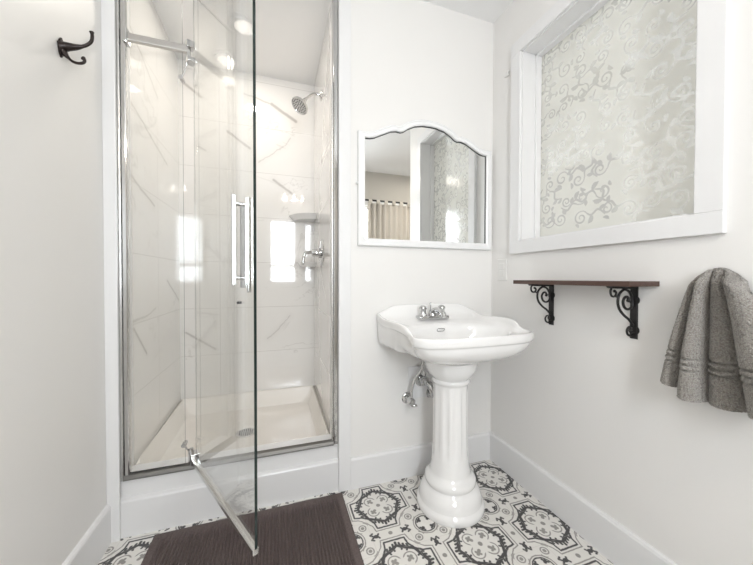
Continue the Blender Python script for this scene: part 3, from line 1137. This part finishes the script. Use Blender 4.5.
# plumbing below the sink
def stop_valve(x, z, lab, hose):
    e = empty('stop_valve', (x, YB, z), lab, 'valve', 'water stop valves under the sink')
    b_ = nb(); lathe(b_, [(0, .006), (.022, .006), (.030, .002), (.031, 0), (0, 0)], (x, YB - .0005, z), '-y', 24); mk('flange', b_, 'chrome', e, smooth=True, auto=40)
    b_ = nb(); lathe(b_, [(.011, 0), (.011, .030), (.018, .032), (.018, .060), (.013, .066), (0, .067)], (x, YB, z), '-y', 18); mk('body', b_, 'chrome', e, smooth=True, auto=40)
    b_ = nb(); lathe(b_, [(.006, 0), (.006, .016), (.015, .018), (.017, .024), (.015, .031), (0, .032)], (x + .0, YB - .048, z), (Vector((1, 0, 0)), Vector((0, .9, -.4)), Vector((.45, -.38, -.8)).normalized()), 18); mk('handle', b_, 'chrome', e, smooth=True, auto=40)
    b_ = nb(); tube(b_, [(x, YB - .048, z + .008), (x, YB - .048, z + .030)], .008, 6); tube(b_, catmull(hose, 8), .0078, 10)
    mk('braided_hose', b_, 'chrome', e, smooth=True, auto=50)


stop_valve(.642, .405, 'left chrome stop valve under the sink with a braided hose', [(.642, YB - .048, .430), (.643, YB - .050, .46), (.655, YB - .060, .52), (.685, YB - .075, .57), (.700, YB - .08, .66), (.700, YB - .08, .69)])
stop_valve(.775, .420, 'right chrome stop valve half hidden behind the sink column', [(.775, YB - .048, .445), (.775, YB - .050, .48), (.790, YB - .055, .55), (.795, YB - .06, .66), (.795, YB - .06, .69)])
tp = empty('drain_trap', (.735, YB, .50), 'chrome drain trap under the sink behind the column', 'pipe')
b = nb(); lathe(b, [(0, .008), (.030, .008), (.042, .003), (.043, 0), (0, 0)], (.722, YB - .0005, .497), '-y', 28); mk('flange', b, 'chrome', tp, smooth=True, auto=40)
b = nb(); tube(b, catmull([(.722, YB - .002, .497), (.722, YB - .05, .497), (.730, YB - .085, .485), (.742, YB - .10, .455), (.752, YB - .13, .43), (.757, YB - .155, .46), (.76, YB - .16, .52)], 6), .017, 14)
mk('trap_pipe', b, 'chrome', tp, smooth=True, auto=50)
b = nb(); lathe(b, [(.022, 0), (.022, .026), (.020, .028), (0, .028)], (.722, YB - .028, .497), '-y', 10); mk('slip_nut', b, 'chrome', tp, smooth=True, auto=40)
o = mk('access_panel', bx(.645, .86, YB - .004, YB - .0005, .40, .565, bev=.001), 'trim'); tag(o, 'thin white access panel on the wall behind the sink column', 'panel')

# ------------------------------------------------------------------ mirror
def build_mirror():
    e = empty('wall_mirror', (.76, YB, 1.17), 'white framed wall mirror with a scalloped arched top above the sink', 'mirror')
    mc = .757
    ho = [(0, 1.829), (.045, 1.827), (.09, 1.817), (.130, 1.800), (.160, 1.778), (.172, 1.771), (.190, 1.775), (.220, 1.770), (.262, 1.750), (.305, 1.728), (.345, 1.721), (.381, 1.724)]
    hi = [(0, 1.799), (.040, 1.797), (.085, 1.787), (.125, 1.767), (.148, 1.750), (.164, 1.745), (.185, 1.748), (.215, 1.742), (.255, 1.722), (.300, 1.700), (.325, 1.694), (.348, 1.693)]
    def full(hh, zb):
        up = [(mc + a, z) for a, z in hh]
        lf = [(mc - a, z) for a, z in hh[::-1]]
        return lf[:-1] + up + [(mc + hh[-1][0], zb), (mc - hh[-1][0], zb)]
    O = full(ho, 1.176)
    I = full(hi, 1.211)
    n = len(O)
    b_ = nb()
    y0, y1 = YB - .001, YB - .022
    def ringp(k, y, zz=0):
        return [b_.verts.new((o_[0] * (1 - k) + i_[0] * k, y, o_[1] * (1 - k) + i_[1] * k)) for o_, i_ in zip(O, I)]
    prof = [(0, y0), (0, y1 + .004), (.10, y1), (.30, y1 - .001), (.36, y1 + .001), (.85, y1 - .002), (1.0, y1 + .001), (1.0, YB - .012), (1.0, y0)]
    rr = [ringp(k, y) for k, y in prof]
    for A, B in zip(rr, rr[1:] + rr[:1]):
        for k in range(n):
            b_.faces.new((A[k], A[(k + 1) % n], B[(k + 1) % n], B[k]))
    mk('frame', b_, 'mframe', e, smooth=True, auto=25)
    # silvered glass and a dark strip painting in the contact shade at its frame
    b_ = nb()
    cx_ = sum(p[0] for p in I) / n
    def shrink(d):
        out = []
        for (x, z) in I:
            vx, vz = (1 if x < mc - .30 else (-1 if x > mc + .30 else 0)), (1 if z < 1.3 else -1)
            out.append((x + vx * d, z + vz * d))
        return out
    gpts = shrink(-.001)
    prism(b_, gpts, lambda a, c, q: Vector((a, YB - .0075 if q == 0 else YB - .0100, c)))
    mk('mirror_glass', b_, 'mirror', e)
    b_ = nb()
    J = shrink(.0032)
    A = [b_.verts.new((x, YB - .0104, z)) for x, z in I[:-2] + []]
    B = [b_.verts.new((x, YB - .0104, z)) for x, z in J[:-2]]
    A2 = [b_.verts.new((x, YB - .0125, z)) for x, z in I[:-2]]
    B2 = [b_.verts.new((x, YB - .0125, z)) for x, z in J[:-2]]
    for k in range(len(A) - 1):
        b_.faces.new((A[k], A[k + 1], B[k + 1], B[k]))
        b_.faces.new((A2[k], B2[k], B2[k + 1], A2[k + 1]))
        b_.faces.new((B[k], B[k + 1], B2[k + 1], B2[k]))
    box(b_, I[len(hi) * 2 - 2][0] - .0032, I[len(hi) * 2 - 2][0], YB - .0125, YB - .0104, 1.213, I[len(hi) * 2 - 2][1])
    mk('painted_shade_strip', b_, 'frame_shade', e)
    # side knob of the tilting fixing
    b_ = nb(); lathe(b_, [(.006, 0), (.006, .003), (.009, .005), (.006, .009), (0, .010)], (mc - .381, YB - .012, 1.475), '-x', 16)
    mk('knob', b_, 'mframe', e, smooth=True, auto=40)


build_mirror()

# ------------------------------------------------------------------ shelf with scroll brackets
SH0, SH1, SHX, SHZ = .636, 1.113, 1.019, 1.0115
o = mk('wall_shelf', bx(SHX, XR - .0005, SH0, SH1, SHZ - .0165, SHZ, bev=.0012), 'walnut')
tag(o, 'narrow dark walnut board shelf on the wall under the frosted window', 'shelf')


def arc_pts(cx_, cz_, r0, r1, a0, a1, n=22):
    out = []
    for i in range(n + 1):
        t = i / n
        a = R(a0 + (a1 - a0) * t)
        r = r0 + (r1 - r0) * t
        out.append((cx_ + r * math.cos(a), cz_ + r * math.sin(a)))
    return out


def bracket(y, lab):
    """scroll bracket: d = distance from wall, z below the shelf"""
    zt = SHZ - .0165 - .0005
    e = empty('shelf_bracket', (XR, y, zt - .18), lab, 'bracket', 'cast iron shelf brackets')
    def P(d, dz, dy=0):
        return Vector((XR - d, y + dy, zt - dz))
    b_ = nb()
    prof = [(0.0005, 0), (.0065, 0), (.0075, .165), (.006, .178), (.0005, .180)]
    w = .0105
    prism(b_, prof, lambda a, c, q: P(a, c, -w if q == 0 else w))
    for dz in (.048, .150):
        lathe(b_, [(.016, 0), (.017, .004), (.008, .007), (0, .008)], P(.0005, dz), '-x', 16)
    mk('back_plate', b_, 'iron', e)
    b_ = nb()
    prism(b_, [(.0, 0), (.128, 0), (.120, .006), (.100, .008), (0, .010)], lambda a, c, q: P(a, c, -.0085 if q == 0 else .0085))
    mk('top_plate', b_, 'iron', e)
    b_ = nb()
    fl = (1.0, 1.35, (0, 1, 0))
    big = catmull([P(.008, .132), P(.030, .112), (P(.055, .096)), P(.076, .075), P(.083, .050), P(.076, .026), P(.055, .012), P(.034, .016), P(.020, .030), P(.012, .050), P(.016, .070), P(.034, .078), P(.052, .070), P(.058, .052), P(.050, .038), P(.038, .036), P(.032, .046), P(.036, .052)], 5)
    tube(b_, big, [.0042] * (len(big) - 8) + [.0045, .005, .0055, .006, .006, .0055, .005, .003], 10)
    mk('large_scroll', b_, 'iron', e, smooth=True)
    b_ = nb()
    s1 = catmull([P(.112, .004), P(.118, .016), P(.114, .030), P(.102, .034), P(.092, .028), P(.093, .018), P(.101, .016)], 5)
    tube(b_, s1, [.0035] * (len(s1) - 4) + [.004, .005, .005, .003], 10)
    tube(b_, catmull([P(.102, .034), P(.090, .034), P(.082, .040)], 4), .0032, 8)
    mk('small_scroll', b_, 'iron', e, smooth=True)
    b_ = nb()
    s2 = catmull([P(.006, .162), P(.020, .168), P(.034, .162), P(.037, .148), P(.028, .138), P(.018, .142), P(.020, .152)], 5)
    tube(b_, s2, [.0036] * (len(s2) - 4) + [.004, .005, .005, .003], 10)
    mk('small_scroll', b_, 'iron', e, smooth=True)
    return e


bracket(1.033, 'black iron scroll bracket under the shelf end nearest the sink')
bracket(.706, 'black iron scroll bracket under the shelf end nearest the grey towel')

# ------------------------------------------------------------------ outlet
ot = empty('wall_outlet', (XR, 1.342, 1.06), 'small white wall outlet between the mirror corner and the shelf', 'outlet')
mk('cover_plate', bx(XR - .006, XR - .0005, 1.307, 1.377, 1.008, 1.122, bev=.002), 'plastic', ot)
for zz in (1.084, 1.046):
    rc_ = mk('receptacle', bx(XR - .0085, XR - .005, 1.325, 1.359, zz - .017, zz + .017, bev=.001), 'plastic', ot)
    for ya in (1.3345, 1.3465):
        mk('slot', bx(XR - .0090, XR - .0083, ya, ya + .002, zz - .005, zz + .005), 'dark', rc_)

# ------------------------------------------------------------------ coat hooks
def coat_hook(root, ax, lab, mat='bronze', k=1.0):
    """root on the wall, ax = direction away from the wall"""
    root = Vector(root); ax = Vector(ax)
    side = Vector((0, 0, 1)).cross(ax).normalized()
    e = empty('coat_hook', root, lab, 'hook', 'coat hooks')
    def P(d, z, s=0):
        return root + ax * (d * k) + side * (s * k) + Vector((0, 0, z * k))
    b_ = nb()
    outl = [(0, .034), (.008, .024), (.012, .012), (.013, -.004), (.010, -.020), (0, -.034), (-.010, -.020), (-.013, -.004), (-.012, .012), (-.008, .024)]
    prism(b_, outl, lambda a, c, q: P(.0005 if q == 0 else .006, c, a))
    mk('plate', b_, mat, e)
    b_ = nb()
    up = catmull([P(.003, .002), P(.018, .007), (P(.042, .011)), P(.062, .018), P(.076, .027), P(.087, .041), P(.090, .060), P(.088, .076)], 5)
    n = len(up)
    tube(b_, up, [.0165 - .0120 * min(1, i / (n * .42)) for i in range(n - 3)] + [.0055, .0065, .004], 12)
    mk('upper_prong', b_, mat, e, smooth=True)
    b_ = nb()
    lo = catmull([P(.004, -.004), P(.012, -.016), P(.020, -.028), P(.034, -.040), P(.050, -.043), P(.064, -.038), P(.068, -.028), P(.062, -.021)], 5)
    n = len(lo)
    tube(b_, lo, [.012 - .0080 * min(1, i / (n * .35)) for i in range(n - 4)] + [.005, .0065, .0065, .004], 12)
    mk('lower_prong', b_, mat, e, smooth=True)
    return e


coat_hook((XL, 1.185, 1.714), (1, 0, 0), 'dark bronze double coat hook on the left wall', k=.88)
coat_hook((XR, .492, 1.0), (-1, 0, 0), 'dark coat hook on the right wall, under the grey towel', k=.36)

# ------------------------------------------------------------------ towel
def towel_material():
    m, nt, b_ = base_mat('grey_terry', (0.2, 0.19, 0.175), 0.95)
    v, x, y, z = xyz(nt)
    vo = nt.new('ShaderNodeTexVoronoi')
    vo.inputs['Scale'].default_value = 270
    nt.link(v, vo.inputs['Vector'])
    d = Ex(nt, vo.outputs['Distance'])
    n = noise(nt, v, 90, 3)
    nt.link(mixc(nt, (n * 0.3 + 0.85 - d * 0.8).clamp(), (0.16, 0.14, 0.12), (0.52, 0.485, 0.44)), b_.inputs['Base Color'])
    nt.link(bump(nt, d * -1.0 + n * 0.3, 1.0, 0.005), b_.inputs['Normal'])
    b_.inputs['Sheen Weight'].default_value = 0.4
    return m


M['terry'] = towel_material()


def build_towel():
    rnd = random.Random(3)
    NU, NV = 230, 190
    zt, zb = 1.050, .700
    folds = [(.00, .0), ]
    b_ = nb()
    rows = []
    # lateral position u: 0 = left (far) silhouette, 1 = right
    # ridge centres along u, width and height of each fold
    ridges = [(.07, .085, .85), (.235, .095, 1.1), (.455, .135, .62), (.84, .25, 1.5)]
    def prof(u):
        best = 0.0
        for c, w, h in ridges:
            q = (u - c) / w
            if abs(q) < 1:
                best = max(best, h * (1 - q * q) ** .5)
        return best
    for j in range(NV + 1):
        v = j / NV
        row = []
        spread = v ** .72
        for i in range(NU + 1):
            u = i / NU
            # hang line: top converges on the hook, bottom spreads
            yc_top = .492
            ytop = yc_top + (.5 - u) * .075
            ybot = .594 - u * .297
            y = ytop + (ybot - ytop) * spread
            # shoulders: outer parts drape over and start lower
            drop = (abs(u - .44) / .56) ** 2 * .030
            zlo = zb + .008 * (1 - u) ** 2 - .022 * math.sin(PI * min(1, u * 1.1)) + .022 * u * u
            if u < .17:
                zlo += .012
            z = (zt - drop) + (zlo - (zt - drop)) * v
            dome = min(1.0, (v / .10)) ** .5
            depth = (.010 + .074 * prof(u) * (.6 + .4 * min(1, v * 1.6)) + .012 * v) * dome + .006
            # dobby bands
            for bc in (.690, .735, .780):
                depth -= .012 * math.exp(-((v - bc) / .010) ** 2)
            depth += .004 * max(0, 1 - abs(v - .735) / .07)
            depth += rnd.uniform(-.0011, .0011)
            row.append(b_.verts.new((XR - depth, y + rnd.uniform(-.0009, .0009), z + rnd.uniform(-.0009, .0009))))
        rows.append(row)
    back = []
    for j in range(NV + 1):
        back.append([b_.verts.new((min(XR - .004, row_v.co.x + .030), row_v.co.y, row_v.co.z)) for row_v in rows[j]])
    for j in range(NV):
        for i in range(NU):
            b_.faces.new((rows[j][i], rows[j][i + 1], rows[j + 1][i + 1], rows[j + 1][i]))
            b_.faces.new((back[j][i], back[j + 1][i], back[j + 1][i + 1], back[j][i + 1]))
        b_.faces.new((rows[j][0], rows[j + 1][0], back[j + 1][0], back[j][0]))
        b_.faces.new((rows[j][NU], back[j][NU], back[j + 1][NU], rows[j + 1][NU]))
    for i in range(NU):
        b_.faces.new((rows[0][i], back[0][i], back[0][i + 1], rows[0][i + 1]))
        b_.faces.new((rows[NV][i], rows[NV][i + 1], back[NV][i + 1], back[NV][i]))
    o_ = mk('towel', b_, 'terry', smooth=True)
    tag(o_, 'grey terry towel hanging in folds on the right wall', 'towel')


build_towel()

# ------------------------------------------------------------------ bath mat
mat_m, _nt, _b = base_mat('brown_mat_fabric', (0.06, 0.045, 0.045), 0.85)
_v, _x, _y, _z = xyz(_nt)
_n = noise(_nt, _v, 160, 3)
_nt.link(mixc(_nt, _n, (0.075, 0.055, 0.053), (0.155, 0.122, 0.117)), _b.inputs['Base Color'])
_nt.link(bump(_nt, _n, 0.5, 0.003), _b.inputs['Normal'])
M['mat'] = mat_m


def build_mat():
    b_ = nb()
    X0, X1, Y0, Y1 = -.455, .297, .88, 1.408
    NX, NY = 840, 30
    g = []
    for j in range(NY + 1):
        r = []
        for i in range(NX + 1):
            s, t = i / NX, j / NY
            x = X0 + (X1 - X0) * s
            y = Y0 + (Y1 - Y0) * t
            ed = min(x - X0, X1 - x, y - Y0, Y1 - y)
            h = .009 * min(1, max(.15, ed / .006)) ** .5
            if ed > .036:
                h = .0075 + .0042 * math.cos(2 * PI * x / .0125)
            elif ed > .030:
                h = .006
            r.append(b_.verts.new((x, y + .004 * (s - .5), h + .0002)))
        g.append(r)
    for j in range(NY):
        for i in range(NX):
            b_.faces.new((g[j][i], g[j][i + 1], g[j + 1][i + 1], g[j + 1][i]))
    # closed underside
    lo = [[b_.verts.new((v.co.x, v.co.y, .0002)) for v in (g[0])], [b_.verts.new((v.co.x, v.co.y, .0002)) for v in g[-1]]]
    for i in range(NX):
        b_.faces.new((g[0][i], lo[0][i], lo[0][i + 1], g[0][i + 1]))
        b_.faces.new((g[-1][i], g[-1][i + 1], lo[1][i + 1], lo[1][i]))
    o_ = mk('bath_mat', b_, 'mat', smooth=True, auto=50)
    tag(o_, 'dark brown ribbed bath mat on the tiles in front of the shower curb', 'mat')


build_mat()

# ------------------------------------------------------------------ curtain and rod seen in the mirror
rod = empty('curtain_rod', (1.55, YF + .08, 2.04), 'black curtain rod over the window behind the camera', 'curtain rod')
b = nb(); tube(b, [(1.0, YF + .08, 2.04), (2.15, YF + .08, 2.04)], .012, 14); mk('rod', b, 'iron', rod, smooth=True, auto=50)
for xx in (1.10, 2.05):
    b = nb(); tube(b, [(xx, YF + .001, 2.04), (xx, YF + .08, 2.04)], .008, 10); lathe(b, [(.022, 0), (.022, .006), (0, .007)], (xx, YF + .0005, 2.04), 'y', 16); mk('bracket', b, 'iron', rod)
for xa, xb_, lab in ((1.15, 1.84, 'beige tab-top curtain hanging on the black rod, nearest the bright window'), (1.86, 2.06, 'beige tab-top curtain hanging on the black rod, at its far end')):
    c = empty('curtain', ((xa + xb_) / 2, YF + .08, .05), lab, 'curtain', 'curtains at the mirrored window')
    b = nb()
    N = 120
    top, bot = [], []
    F, Bk = [], []
    for zz in (2.00, 1.2, .06):
        rF = []
        for i in range(N + 1):
            t = i / N
            x = xa + (xb_ - xa) * t
            amp = .020 + .006 * math.sin(9 * t)
            y = YF + .085 + amp * math.sin(2 * PI * t * (xb_ - xa) / .075)
            rF.append(b.verts.new((x, y, zz)))
        F.append(rF)
    for A, B in zip(F[:-1], F[1:]):
        for i in range(N):
            b.faces.new((A[i], A[i + 1], B[i + 1], B[i]))
    o = mk('cloth', b, 'curtain', c, smooth=True)
    sm = o.modifiers.new('solid', 'SOLIDIFY'); sm.thickness = .002
    k = 0
    x = xa + .02
    while x < xb_ - .03:
        b = nb()
        tube(b, [(x + .015, YF + .08 + .017 * math.cos(a), 2.035 + .028 * math.sin(a) - .012) for a in [2 * PI * q / 16 for q in range(17)]], .003, 6, flat=(8.0, 1.0, (1, 0, 0)))
        mk('tab', b, 'curtain', c)
        x += .11
